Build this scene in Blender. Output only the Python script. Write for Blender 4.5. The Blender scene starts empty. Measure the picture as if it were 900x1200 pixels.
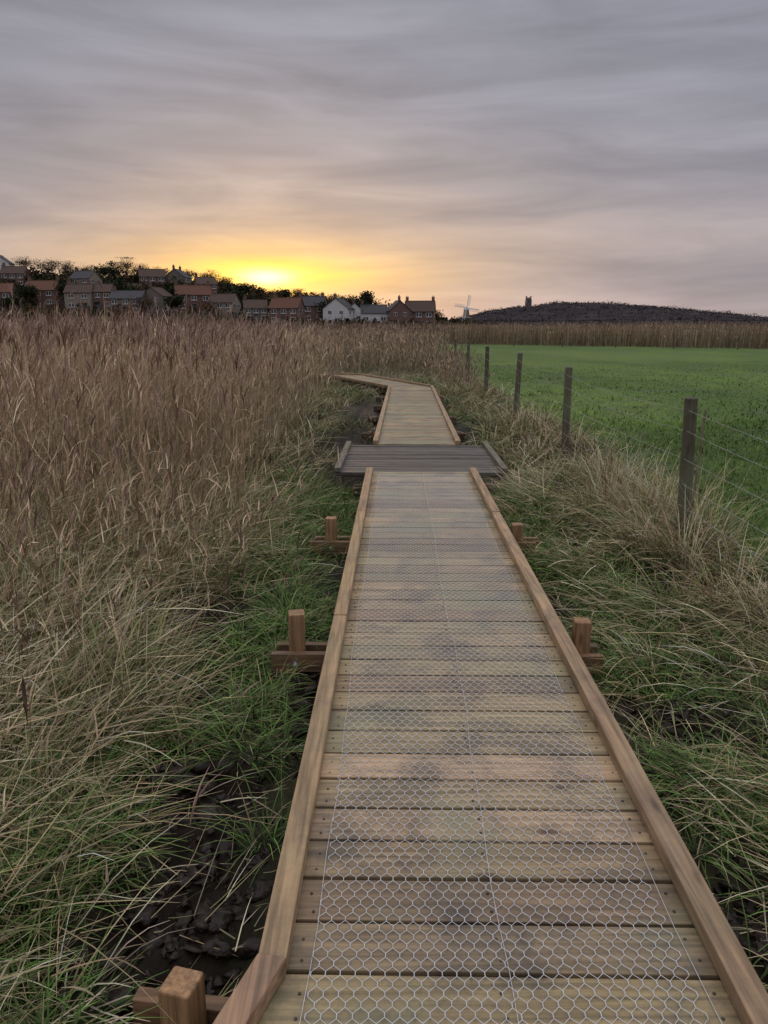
import bpy, bmesh, math, random, time
import numpy as np
from mathutils import Vector, Matrix
T0=time.time()
rng=np.random.default_rng(7); random.seed(7)
S=bpy.context.scene
COL=S.collection
rad=math.radians
CAMH=1.513

# ------------------------------------------------------------------ noise
def _h(ix,iy,seed):
    v=np.sin(ix*127.1+iy*311.7+seed*74.7)*43758.5453
    return v-np.floor(v)
def vnoise(x,y,seed=0):
    x=np.asarray(x,float);y=np.asarray(y,float)
    ix=np.floor(x);iy=np.floor(y);fx=x-ix;fy=y-iy
    fx=fx*fx*(3-2*fx);fy=fy*fy*(3-2*fy)
    a=_h(ix,iy,seed);b=_h(ix+1,iy,seed);c=_h(ix,iy+1,seed);d=_h(ix+1,iy+1,seed)
    return (a*(1-fx)+b*fx)*(1-fy)+(c*(1-fx)+d*fx)*fy
def fbm(x,y,o=4,seed=0):
    t=0;a=.5;n=0
    for i in range(o):
        t=t+a*vnoise(x*2**i,y*2**i,seed+i*3);n+=a;a*=.5
    return t/n
def sstep(a,b,x):
    t=np.clip((x-a)/(b-a),0,1);return t*t*(3-2*t)

# ------------------------------------------------------------------ path layout
def cx(y): return .265+.0172*np.asarray(y,float)
PATH=[(-.69,-1.3),(.290,1.50),(.410,8.45),(.450,10.55),(.72,21.0),(-1.2,26.0),(-7.5,28.3)]
def dpath(x,y):
    x=np.asarray(x,float);y=np.asarray(y,float);best=np.full(x.shape,1e9)
    for a,b in zip(PATH[:-1],PATH[1:]):
        ax,ay=a;bx,by=b;dx=bx-ax;dy=by-ay
        t=np.clip(((x-ax)*dx+(y-ay)*dy)/(dx*dx+dy*dy),0,1)
        best=np.minimum(best,np.hypot(x-ax-t*dx,y-ay-t*dy))
    return best
def fencex(y): return 2.36+.011*np.asarray(y,float)
MUD=[(-1.15,4.5,.38,.30),(-.85,2.75,.36,.30),(-.60,2.1,.3,.42),(-.5,1.5,.2,.25),(2.12,5.1,.48,.34),(2.0,7.9,.36,.3),
     (1.35,3.2,.2,.32),(1.18,1.95,.2,.35),(-.38,3.4,.12,.38),(-.6,12,.4,2.0),(-.5,17,.4,2.5),(1.4,12.8,.25,1.2),(1.1,4.7,.14,.3),(-.40,5.1,.16,.4),(1.7,6.2,.26,.22),(2.5,3.9,.25,.2),(-1.0,3.6,.24,.2)]
def mudm(x,y):
    m=0
    for a,b,c,d in MUD: m=m+np.exp(-(((x-a)/c)**2+((y-b)/d)**2))
    return np.clip(m*1.35+(fbm(x*3,y*3,3,11)-.5)*1.5,0,1)
def H(x,y):
    x=np.asarray(x,float);y=np.asarray(y,float)
    near=(1-sstep(6,14,np.abs(x)))*(1-sstep(30,50,y))*sstep(-8,-2,y)
    dp=dpath(x,y)
    z=-.27+near*(.16*(fbm(x*1.1,y*1.1,3,2)-.5)+.05*(fbm(x*5,y*5,3,5)-.5))*sstep(.45,1.0,dp)
    m=mudm(x,y)*near
    z=z+m*(.22*(fbm(x*8,y*8,4,21)-.5))*sstep(.5,.75,dp)
    z=z-.03*(1-near)
    z=z+.08*sstep(1.0,3.0,-x)*near
    return z

# ------------------------------------------------------------------ materials
def newmat(name):
    m=bpy.data.materials.new(name);m.use_nodes=True
    nt=m.node_tree;b=nt.nodes['Principled BSDF'];return m,nt,b
def attrmat(name,rough=.8,spec=.3):
    m,nt,b=newmat(name)
    a=nt.nodes.new('ShaderNodeAttribute');a.attribute_name='Col'
    nt.links.new(a.outputs['Color'],b.inputs['Base Color'])
    b.inputs['Roughness'].default_value=rough
    b.inputs['Specular IOR Level'].default_value=spec
    return m
def plain(name,col,rough=.8,var=.2,scale=3,metal=0,bump=0,spec=.5):
    m,nt,b=newmat(name)
    n=nt.nodes.new('ShaderNodeTexNoise');n.inputs['Scale'].default_value=scale;n.inputs['Detail'].default_value=5
    tc=nt.nodes.new('ShaderNodeTexCoord');nt.links.new(tc.outputs['Object'],n.inputs['Vector'])
    r=nt.nodes.new('ShaderNodeValToRGB');r.color_ramp.elements[0].position=.3;r.color_ramp.elements[1].position=.7
    r.color_ramp.elements[0].color=[c*(1-var) for c in col]+[1];r.color_ramp.elements[1].color=[min(1,c*(1+var)) for c in col]+[1]
    nt.links.new(n.outputs['Fac'],r.inputs[0]);nt.links.new(r.outputs[0],b.inputs['Base Color'])
    b.inputs['Roughness'].default_value=rough;b.inputs['Metallic'].default_value=metal;b.inputs['Specular IOR Level'].default_value=spec
    if bump:
        bp=nt.nodes.new('ShaderNodeBump');bp.inputs['Strength'].default_value=bump;bp.inputs['Distance'].default_value=.01
        nt.links.new(n.outputs['Fac'],bp.inputs['Height']);nt.links.new(bp.outputs[0],b.inputs['Normal'])
    return m
def woodmat(name,axis,rough=.6,stain=.5,green=.35,spec=.4):
    m,nt,b=newmat(name);N=nt.nodes;L=nt.links
    a=N.new('ShaderNodeAttribute');a.attribute_name='Col'
    tc=N.new('ShaderNodeTexCoord')
    off=N.new('ShaderNodeVectorMath');off.operation='SCALE';off.inputs['Scale'].default_value=91.
    L.new(a.outputs['Color'],off.inputs[0])
    ad=N.new('ShaderNodeVectorMath');ad.operation='ADD'
    L.new(tc.outputs['Object'],ad.inputs[0]);L.new(off.outputs[0],ad.inputs[1])
    mp=N.new('ShaderNodeMapping');L.new(ad.outputs[0],mp.inputs['Vector'])
    sc={'X':(2.5,60,60),'Y':(60,2.5,60),'Z':(60,60,2.5)}[axis];mp.inputs['Scale'].default_value=sc
    n=N.new('ShaderNodeTexNoise');n.inputs['Scale'].default_value=1;n.inputs['Detail'].default_value=5;n.inputs['Distortion'].default_value=.4
    L.new(mp.outputs[0],n.inputs['Vector'])
    mr=N.new('ShaderNodeMapRange');mr.inputs[1].default_value=.3;mr.inputs[2].default_value=.7;mr.inputs[3].default_value=.52;mr.inputs[4].default_value=1.36
    L.new(n.outputs['Fac'],mr.inputs[0])
    c1=N.new('ShaderNodeVectorMath');c1.operation='SCALE';L.new(a.outputs['Color'],c1.inputs[0]);L.new(mr.outputs[0],c1.inputs['Scale'])
    n2=N.new('ShaderNodeTexNoise');n2.inputs['Scale'].default_value=3.2;n2.inputs['Detail'].default_value=8;n2.inputs['Roughness'].default_value=.72
    L.new(tc.outputs['Object'],n2.inputs['Vector'])
    r2=N.new('ShaderNodeMapRange');r2.inputs[1].default_value=.46;r2.inputs[2].default_value=.66;r2.inputs[3].default_value=0;r2.inputs[4].default_value=stain
    L.new(n2.outputs['Fac'],r2.inputs[0])
    mx=N.new('ShaderNodeMix');mx.data_type='RGBA';L.new(r2.outputs[0],mx.inputs[0]);L.new(c1.outputs[0],mx.inputs[6]);mx.inputs[7].default_value=(.075,.060,.048,1)
    n3=N.new('ShaderNodeTexNoise');n3.inputs['Scale'].default_value=1.3;n3.inputs['Detail'].default_value=6;n3.inputs['Roughness'].default_value=.65
    L.new(tc.outputs['Object'],n3.inputs['Vector'])
    r3=N.new('ShaderNodeMapRange');r3.inputs[1].default_value=.50;r3.inputs[2].default_value=.66;r3.inputs[3].default_value=0;r3.inputs[4].default_value=green
    L.new(n3.outputs['Fac'],r3.inputs[0])
    mx2=N.new('ShaderNodeMix');mx2.data_type='RGBA';L.new(r3.outputs[0],mx2.inputs[0]);L.new(mx.outputs[2],mx2.inputs[6]);mx2.inputs[7].default_value=(.19,.225,.135,1)
    v=N.new('ShaderNodeTexVoronoi');v.inputs['Scale'].default_value=1
    mp2=N.new('ShaderNodeMapping');L.new(ad.outputs[0],mp2.inputs['Vector'])
    mp2.inputs['Scale'].default_value={'X':(2.2,7,7),'Y':(7,2.2,7),'Z':(7,7,2.2)}[axis];L.new(mp2.outputs[0],v.inputs['Vector'])
    r4=N.new('ShaderNodeMapRange');r4.inputs[1].default_value=.05;r4.inputs[2].default_value=.12;r4.inputs[3].default_value=.8;r4.inputs[4].default_value=0
    L.new(v.outputs['Distance'],r4.inputs[0])
    mx3=N.new('ShaderNodeMix');mx3.data_type='RGBA';L.new(r4.outputs[0],mx3.inputs[0]);L.new(mx2.outputs[2],mx3.inputs[6]);mx3.inputs[7].default_value=(.08,.045,.025,1)
    L.new(mx3.outputs[2],b.inputs['Base Color'])
    rr=N.new('ShaderNodeMapRange');rr.inputs[3].default_value=rough+.15;rr.inputs[4].default_value=rough-.18;rr.inputs[1].default_value=.3;rr.inputs[2].default_value=.7;L.new(n2.outputs['Fac'],rr.inputs[0])
    L.new(rr.outputs[0],b.inputs['Roughness']);b.inputs['Specular IOR Level'].default_value=spec
    bp=N.new('ShaderNodeBump');bp.inputs['Strength'].default_value=.35;bp.inputs['Distance'].default_value=.004
    L.new(n.outputs['Fac'],bp.inputs['Height']);L.new(bp.outputs[0],b.inputs['Normal'])
    return m

# ------------------------------------------------------------------ mesh helpers
def npmesh(name,V,F,C=None,mat=None,parent=None,smooth=False):
    V=np.asarray(V,np.float32);F=np.asarray(F,np.int32);n,k=F.shape
    me=bpy.data.meshes.new(name)
    me.vertices.add(len(V));me.vertices.foreach_set('co',V.ravel())
    me.loops.add(n*k);me.loops.foreach_set('vertex_index',F.ravel())
    me.polygons.add(n);me.polygons.foreach_set('loop_start',np.arange(0,n*k,k,dtype=np.int32))
    try: me.polygons.foreach_set('loop_total',np.full(n,k,dtype=np.int32))
    except Exception: pass
    if C is not None:
        at=me.color_attributes.new('Col','FLOAT_COLOR','POINT')
        C4=np.ones((len(V),4),np.float32);C4[:,:3]=np.clip(C,0,1);at.data.foreach_set('color',C4.ravel())
    me.update(calc_edges=True)
    if smooth: me.polygons.foreach_set('use_smooth',np.ones(n,dtype=bool))
    if mat: me.materials.append(mat)
    ob=bpy.data.objects.new(name,me);COL.objects.link(ob)
    if parent: ob.parent=parent
    return ob
def empty(name,loc=(0,0,0),rotz=0):
    e=bpy.data.objects.new(name,None);e.location=loc;e.rotation_euler=(0,0,rotz);COL.objects.link(e);return e
class PM:
    def __init__(s): s.V=[];s.F=[];s.C=[]
    def add(s,V,F,c=(1,1,1)):
        o=len(s.V);s.V+= [tuple(v) for v in V];s.F+=[tuple(o+i for i in f) for f in F];s.C+=[tuple(c)]*len(V)
    def prism(s,poly,z0,z1,c=(1,1,1)):
        n=len(poly);V=[(p[0],p[1],z0) for p in poly]+[(p[0],p[1],z1) for p in poly]
        F=[tuple(range(n-1,-1,-1)),tuple(range(n,2*n))]+[(i,(i+1)%n,n+(i+1)%n,n+i) for i in range(n)]
        s.add(V,F,c)
    def box(s,c0,sz,c=(1,1,1),R=None,taper=1):
        x,y,z=[v/2 for v in sz];V=[]
        for k,t in ((-z,1),(z,taper)):
            for a,b in ((-x,-y),(x,-y),(x,y),(-x,y)): V.append(Vector((a*t,b*t,k)))
        if R is not None: V=[R@v for v in V]
        V=[v+Vector(c0) for v in V]
        s.add(V,[(3,2,1,0),(4,5,6,7),(0,1,5,4),(1,2,6,5),(2,3,7,6),(3,0,4,7)],c)
    def tube(s,p0,p1,r0,r1,n=6,c=(1,1,1)):
        p0=Vector(p0);p1=Vector(p1);d=(p1-p0).normalized();u=d.orthogonal().normalized();w=d.cross(u);V=[]
        for p,r in ((p0,r0),(p1,r1)):
            for i in range(n):
                a=2*math.pi*i/n;V.append(p+(u*math.cos(a)+w*math.sin(a))*r)
        s.add(V,[(i,(i+1)%n,n+(i+1)%n,n+i) for i in range(n)]+[tuple(range(n-1,-1,-1)),tuple(range(n,2*n))],c)
    def make(s,name,mat,parent=None,bevel=0,loc=None):
        me=bpy.data.meshes.new(name);me.from_pydata(s.V,[],s.F)
        at=me.color_attributes.new('Col','FLOAT_COLOR','POINT')
        at.data.foreach_set('color',np.array([list(c)[:3]+[1] for c in s.C],np.float32).ravel())
        me.materials.append(mat);ob=bpy.data.objects.new(name,me);COL.objects.link(ob)
        if parent: ob.parent=parent
        if loc: ob.location=loc
        if bevel:
            b=ob.modifiers.new('bevel','BEVEL');b.width=bevel;b.segments=2;b.limit_method='ANGLE'
        return ob

def ribbons(P,head,Ln,W,lean,bend,seg,c0,c1,twist=None,prof='taper',zmin=None):
    N=len(P);t=np.linspace(0,1,seg+1);ds=(Ln/seg)[:,None]
    phi=lean[:,None]+bend[:,None]*t[None,:]
    hx=np.zeros((N,seg+1));hz=np.zeros((N,seg+1))
    sp=(np.sin(phi[:,:-1])+np.sin(phi[:,1:]))/2;cp=(np.cos(phi[:,:-1])+np.cos(phi[:,1:]))/2
    hx[:,1:]=np.cumsum(sp*ds,1);hz[:,1:]=np.cumsum(cp*ds,1)
    ch=np.cos(head)[:,None];sh=np.sin(head)[:,None]
    X=P[:,0:1]+hx*ch;Y=P[:,1:2]+hx*sh;Z=P[:,2:3]+hz
    if zmin is not None: Z=np.maximum(Z,zmin[:,None]+rng.random((N,1))*.03)
    if prof=='taper': w=np.clip(1-t**2.2,.12,1)
    elif prof=='stem': w=1-.5*t
    else: w=np.array([np.sin(np.pi*min(1,max(.04,q*.9+.1)))**.8 for q in t])+.08
    w=w[None,:]*W[:,None]*.5
    if twist is None: twist=rng.uniform(-.9,.9,N)
    ct=np.cos(twist)[:,None];st=np.sin(twist)[:,None]
    wx=-sh*ct*w+ch*st*w*.5;wy=ch*ct*w+sh*st*w*.5;wz=st*w
    V=np.empty((N,seg+1,2,3));V[:,:,0,0]=X-wx;V[:,:,1,0]=X+wx;V[:,:,0,1]=Y-wy;V[:,:,1,1]=Y+wy;V[:,:,0,2]=Z-wz;V[:,:,1,2]=Z+wz
    base=(np.arange(N)*(seg+1)*2)[:,None]+(np.arange(seg)*2)[None,:]
    F=np.stack([base,base+1,base+3,base+2],-1).reshape(-1,4)
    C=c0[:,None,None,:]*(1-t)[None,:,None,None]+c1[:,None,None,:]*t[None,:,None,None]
    C=np.broadcast_to(C,(N,seg+1,2,3)).reshape(-1,3)
    return V.reshape(-1,3),F,C,np.stack([X,Y,Z],-1)
class Acc:
    def __init__(s): s.V=[];s.F=[];s.C=[];s.o=0
    def add(s,V,F,C,*_):
        s.V.append(V);s.F.append(F+s.o);s.C.append(C);s.o+=len(V)
    def make(s,name,mat,parent=None):
        return npmesh(name,np.concatenate(s.V),np.concatenate(s.F),np.concatenate(s.C),mat,parent)

GREEN=np.array([.090,.160,.035]);OLIVE=np.array([.19,.20,.075]);STRAW=np.array([.48,.39,.22]);TAN=np.array([.34,.24,.14]);DK=np.array([.12,.09,.055]);PALE=np.array([.66,.58,.40])
M_blade=attrmat('grass_blade',.65,.25)
M_reed=attrmat('dry_reed',.7,.2)
M_attr=attrmat('foliage_far',.9,.05)

# ------------------------------------------------------------------ GROUND
def axis(lo,hi,step,far_lo,far_hi,g=1.13):
    a=list(np.arange(lo,hi+1e-6,step));s=step
    while a[-1]<far_hi: s=min(s*g,400);a.append(a[-1]+s)
    s=step;b=[];cur=lo
    while cur>far_lo: s=min(s*g,400);cur-=s;b.append(cur)
    return np.array(b[::-1]+a)
xs=axis(-3.2,3.2,.04,-5000,5000);ys=axis(-.3,9,.045,-2500,6000,1.09)
GX,GY=np.meshgrid(xs,ys);GZ=H(GX,GY)
def fieldedge(x): return 97-.8*np.clip(x,0,60)
fm=sstep(0.0,.35,GX-fencex(GY)-.15+.4*(fbm(GX*1.5,GY*1.5,3,31)-.5))*sstep(-60,-40,GY)*(1-sstep(-1,1,GY-fieldedge(GX)))*(1-sstep(240,260,GX))
mm=mudm(GX,GY)*(GY<30)*(np.abs(GX)<5)
under=1-sstep(.5,.8,dpath(GX,GY))
mm=np.clip(np.maximum(mm,under*.9),0,1)
gc=np.empty(GX.shape+(3,))
n1=fbm(GX*.9,GY*.9,4,41)[...,None]
gc[:]=np.array([.075,.062,.034])*(1-n1)+np.array([.048,.066,.024])*n1
n2=sstep(.35,.65,fbm(GX*.22,GY*.10,4,51))[...,None]
fld=np.array([.078,.140,.024])*(1-n2)+np.array([.115,.180,.036])*n2
gc=gc*(1-fm[...,None])+fld*fm[...,None]
gc=gc*(1-mm[...,None])+np.array([.020,.014,.009])*mm[...,None]
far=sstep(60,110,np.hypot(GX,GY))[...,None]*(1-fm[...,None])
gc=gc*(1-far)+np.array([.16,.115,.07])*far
nx,ny=len(xs),len(ys)
idx=np.arange(nx*ny).reshape(ny,nx)
F=np.stack([idx[:-1,:-1],idx[:-1,1:],idx[1:,1:],idx[1:,:-1]],-1).reshape(-1,4)
m,nt,b=newmat('marsh_ground');N=nt.nodes;L=nt.links
a=N.new('ShaderNodeAttribute');a.attribute_name='Col'
tc=N.new('ShaderNodeTexCoord')
n=N.new('ShaderNodeTexNoise');n.inputs['Scale'].default_value=9;n.inputs['Detail'].default_value=8;n.inputs['Roughness'].default_value=.75;L.new(tc.outputs['Object'],n.inputs['Vector'])
nb=N.new('ShaderNodeTexNoise');nb.inputs['Scale'].default_value=.5;nb.inputs['Detail'].default_value=9;nb.inputs['Roughness'].default_value=.75;L.new(tc.outputs['Object'],nb.inputs['Vector'])
mr=N.new('ShaderNodeMapRange');mr.inputs[1].default_value=.3;mr.inputs[2].default_value=.7;mr.inputs[3].default_value=.5;mr.inputs[4].default_value=1.5;L.new(n.outputs['Fac'],mr.inputs[0])
mr2=N.new('ShaderNodeMapRange');mr2.inputs[1].default_value=.3;mr2.inputs[2].default_value=.7;mr2.inputs[3].default_value=.55;mr2.inputs[4].default_value=1.4;L.new(nb.outputs['Fac'],mr2.inputs[0])
mu=N.new('ShaderNodeMath');mu.operation='MULTIPLY';L.new(mr.outputs[0],mu.inputs[0]);L.new(mr2.outputs[0],mu.inputs[1])
sc=N.new('ShaderNodeVectorMath');sc.operation='SCALE';L.new(a.outputs['Color'],sc.inputs[0]);L.new(mu.outputs[0],sc.inputs['Scale']);L.new(sc.outputs[0],b.inputs['Base Color'])
rr=N.new('ShaderNodeMapRange');rr.inputs[1].default_value=.35;rr.inputs[2].default_value=.6;rr.inputs[3].default_value=.5;rr.inputs[4].default_value=.9;L.new(nb.outputs['Fac'],rr.inputs[0]);L.new(rr.outputs[0],b.inputs['Roughness'])
b.inputs['Specular IOR Level'].default_value=.2
bp=N.new('ShaderNodeBump');bp.inputs['Strength'].default_value=.9;bp.inputs['Distance'].default_value=.04;L.new(n.outputs['Fac'],bp.inputs['Height']);L.new(bp.outputs[0],b.inputs['Normal'])
npmesh('ground',np.stack([GX,GY,GZ],-1).reshape(-1,3),F,gc.reshape(-1,3),m,smooth=True)
def clods():
    bm=bmesh.new();bmesh.ops.create_icosphere(bm,subdivisions=2,radius=1)
    tv=np.array([v.co[:] for v in bm.verts]);tf=np.array([[v.index for v in f.verts] for f in bm.faces]);bm.free()
    V=[];Fs=[];o=0
    for a_,b_,c_,d_ in MUD[:9]+MUD[14:]:
        k=min(320,int(2600*c_*d_))
        x=a_+rng.normal(size=k)*c_*.55;y=b_+rng.normal(size=k)*d_*.55
        q=dpath(x,y)>.68;x=x[q];y=y[q];z=H(x,y)
        for i in range(len(x)):
            r=abs(rng.normal(0,.010))+.004
            s=np.array([r*rng.uniform(.8,2.4),r*rng.uniform(.8,1.6),r*rng.uniform(.4,.9)])
            v=tv*(1+.30*rng.normal(size=(len(tv),1)))*s
            A=Matrix.Rotation(rng.random()*6,3,'Z')@Matrix.Rotation(rng.normal()*.5,3,'X')
            v=v@np.array(A).T+np.array([x[i],y[i],z[i]+r*.1]);V.append(v);Fs.append(tf+o);o+=len(v)
    npmesh('mud_clods',np.concatenate(V),np.concatenate(Fs),None,plain('wet_mud',(.024,.016,.011),.5,.5,60,bump=.8,spec=.35),smooth=True)
clods()

# ------------------------------------------------------------------ BOARDWALK
DZ=-.045
def clip(poly,p,nrm):
    out=[]
    for i in range(len(poly)):
        a=poly[i];b=poly[(i+1)%len(poly)]
        da=(a[0]-p[0])*nrm[0]+(a[1]-p[1])*nrm[1];db=(b[0]-p[0])*nrm[0]+(b[1]-p[1])*nrm[1]
        if da>=0: out.append(a)
        if (da>=0)!=(db>=0):
            t=da/(da-db);out.append((a[0]+(b[0]-a[0])*t,a[1]+(b[1]-a[1])*t))
    return out
def unit(a,b):
    d=np.array(b)-np.array(a);return d/np.linalg.norm(d)
bw=empty('boardwalk')
boards=PM();kerb=PM();joist=PM();posts=PM();beams=PM();bolts=PM()
def bcol(y=0):
    base=np.array([.385,.285,.160]);k=rng.random()
    if k<.2: base=np.array([.33,.265,.155])
    elif k<.38: base=np.array([.285,.205,.118])
    elif k<.44: base=np.array([.33,.32,.20])
    return base*np.exp(rng.normal(0,.11))*(1+rng.normal(0,.025,3))
SEGS=[(0,1),(1,2),(3,4),(4,5),(5,6)]
pitch=.1695
for si,(i,j) in enumerate(SEGS):
    A=np.array(PATH[i]);B=np.array(PATH[j]);d=unit(A,B);r=np.array([d[1],-d[0]]);Ln=np.linalg.norm(B-A)
    planes=[]
    if (i>0 and i not in(3,)):
        d0=unit(PATH[i-1],PATH[i]);bis=(d0+d);bis/=np.linalg.norm(bis);planes.append((A,bis))
    if (j<len(PATH)-1 and j not in (2,)):
        d1=unit(PATH[j],PATH[j+1]);bis=(d1+d);bis/=np.linalg.norm(bis);planes.append((B,-bis))
    ext0=.4 if planes and planes[0][1]@d>0 else 0
    extB=.4 if any(p[1]@d<0 for p in planes) else 0
    def quad(s0,s1,o0,o1):
        q=[A+d*s0+r*o0,A+d*s0+r*o1,A+d*s1+r*o1,A+d*s1+r*o0];q=[tuple(v) for v in q]
        for p,n_ in planes: 
            q=clip(q,p,n_) if q else q
        return q
    if si==0:
        dn=unit(PATH[1],PATH[2]);rn=np.array([dn[1],-dn[0]]);s=-.065
        while s>-2.6:
            q=[tuple(B+dn*(s-pitch+.0135)+rn*(-2.)),tuple(B+dn*(s-pitch+.0135)+rn*2.),tuple(B+dn*s+rn*2.),tuple(B+dn*s+rn*(-2.))]
            for p,n_ in ((A+r*.6,-r),(A-r*.6,r)): q=clip(q,p,n_) if q else q
            if len(q)>=3:
                z=DZ+rng.normal(0,.0012);boards.prism(q,z-.028,z,bcol())
            s-=pitch
    else:
        s=-ext0+ (0.0 if ext0==0 else (.4%pitch))
        if si==1: s=-.065+.0
        while s<Ln+extB-.02:
            e=min(s+pitch-.0135,Ln+extB)
            w0,w1=-.6+rng.normal(0,.002),.6+rng.normal(0,.002)
            q=quad(s,e,w0,w1) if si!=1 else [tuple(A+d*s+r*w0),tuple(A+d*s+r*w1),tuple(A+d*e+r*w1),tuple(A+d*e+r*w0)]
            if len(q)>=3:
                z=DZ+rng.normal(0,.0012);boards.prism(q,z-.028,z,bcol())
            s+=pitch
    for sd in(-1,1):
        o0,o1=(.532,.604) if sd>0 else (-.604,-.532)
        s=-ext0
        while s<Ln+extB-.05:
            e=min(s+2.42+(.4 if s<0 else 0),Ln+extB)
            if Ln+extB-e<.8:e=Ln+extB
            q=quad(s+.002,e-.002,o0,o1)
            if len(q)>=3: kerb.prism(q,DZ+.003,.008+rng.normal(0,.002),np.array([.40,.265,.150])*np.exp(rng.normal(0,.08))*(1+rng.normal(0,.03,3)))
            s=e
        o=.5*sd
        q=quad(0,Ln,o-.0235,o+.0235)
        joist.prism(q,-.225,DZ-.03,(.14,.085,.05))
    q=quad(0,Ln,-.0235,.0235);joist.prism(q,-.225,DZ-.03,(.14,.085,.05))
def bent(x,y,ang,lo,ro,ext_l=.95,ext_r=.86,hl_=.05,hr_=.03,zb=-.185,tone=1.0):
    R=Matrix.Rotation(ang,3,'Z')
    for off,hh in ((lo,hl_),(ro,hr_)):
        p=R@Vector((off,0,0))+Vector((x,y,0));h=hh+rng.normal(0,.01)
        Rt=R@Matrix.Rotation(rng.normal(0,.03),3,'Y')@Matrix.Rotation(rng.normal(0,.12),3,'Z')
        c=np.array([.40,.23,.115])*np.exp(rng.normal(0,.08))*tone
        posts.box((p.x,p.y,-.35+h/2),(.084,.084,.7+h),c,Rt)
    for dy in(-.068,.068):
        mid=(ext_r-ext_l)/2
        p=R@Vector((mid+rng.normal(0,.02),dy,0))+Vector((x,y,0))
        beams.box((p.x,p.y,zb+rng.normal(0,.004)),(ext_l+ext_r,.046,.10),np.array([.25,.145,.08])*np.exp(rng.normal(0,.1))*tone,R)
    for off in(lo,ro):
        p=R@Vector((off,-.092,0))+Vector((x,y,zb));q=R@Vector((off,-.104,0))+Vector((x,y,zb))
        bolts.tube(p,q,.013,.013,6)
        p2=R@Vector((off,-.115,0))+Vector((x,y,zb));bolts.tube(q,p2,.006,.006,6)
bent(.14,1.50,rad(-8),-.645,.92,.82,1.0,-.055,-.1,zb=-.235)
bent(float(cx(3.8)),3.8,rad(-1),-.79,.70,.90,.82);bent(float(cx(5.98)),5.98,rad(-1),-.79,.70,hl_=.05,hr_=.0)
bent(float(cx(8.1)),8.1,rad(-1),-.7,.7,.75,.75,-.12,-.12,tone=.5)
for y in(12.4,14.6,16.8,19.0): bent(.45+(y-10.55)*.0258,y,rad(-1.5),-.72,.70,.85,.8,-.12,-.12,tone=.4)
bent(.0,23.0,rad(21),-.78,.78,.9,.86,-.1,-.1,tone=.4);bent(-.8,25.1,rad(21),-.78,.78,.9,.86,-.1,-.1,tone=.4)
Wx=woodmat('treated_deck_timber','X',.50,.8,.6,.5);Wy=woodmat('treated_kerb_timber','Y',.58,.45,.25,.4)
Wb=woodmat('treated_beam_timber','X',.65,.5,.1);Wz=woodmat('treated_post_timber','Z',.65,.3,.1)
boards.make('deck_boards',Wx,bw,.0035);kerb.make('kerb_rails',Wy,bw,.005)
joist.make('joists',Wy,bw);posts.make('support_posts',Wz,bw,.006);beams.make('cross_beams',Wb,bw,.004)
Mz=plain('galvanised_steel',(.62,.64,.68),.38,.12,30,.55)
bolts.make('bolts',Mz,bw)
scr=PM()
for k in range(60):
    s=.005+k*pitch
    y=1.50+s
    if y>8.3: break
    for o in(-.5,0,.5):
        for dd in(-.035,.035):
            x=cx(y)+o+rng.normal(0,.006);scr.tube((x,y+dd,DZ-.002),(x,y+dd,DZ+.0022),.0042,.0042,6)
scr.make('deck_screws',plain('dark_screw',(.08,.07,.06),.5,.2,10,.6),bw)

pl=empty('old_wooden_platform')
pb=PM();pk=PM();A=np.array(PATH[2]);d=unit(PATH[2],PATH[3]);r=np.array([d[1],-d[0]])
s=.012
while s<2.0:
    q=[tuple(A+d*s-r*.95),tuple(A+d*s+r*.95),tuple(A+d*(s+.108)+r*.95),tuple(A+d*(s+.108)-r*.95)]
    pb.prism(q,-.095,-.055+rng.normal(0,.002),np.array([.125,.112,.10])*np.exp(rng.normal(0,.25)));s+=.122
for sd in(-1,1):
    for z0,z1,o in((-.052,.0,.93),(-.22,-.098,.91)):
        q=[tuple(A+d*0+r*(sd*o-.035)),tuple(A+d*0+r*(sd*o+.035)),tuple(A+d*2.1+r*(sd*o+.035)),tuple(A+d*2.1+r*(sd*o-.035))]
        pk.prism(q,z0,z1,(.17,.15,.115))
q=[tuple(A+d*.02-r*.87),tuple(A+d*.02+r*.87),tuple(A+d*.07+r*.87),tuple(A+d*.07-r*.87)];pk.prism(q,-.22,-.098,(.12,.10,.08))
Wo=woodmat('weathered_deck_timber','X',.6,.6,.12,.3)
pb.make('platform_boards',Wo,pl,.004);pk.make('platform_edge_rails',woodmat('weathered_rail_timber','Y',.7,.4,.3),pl,.005)

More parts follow.
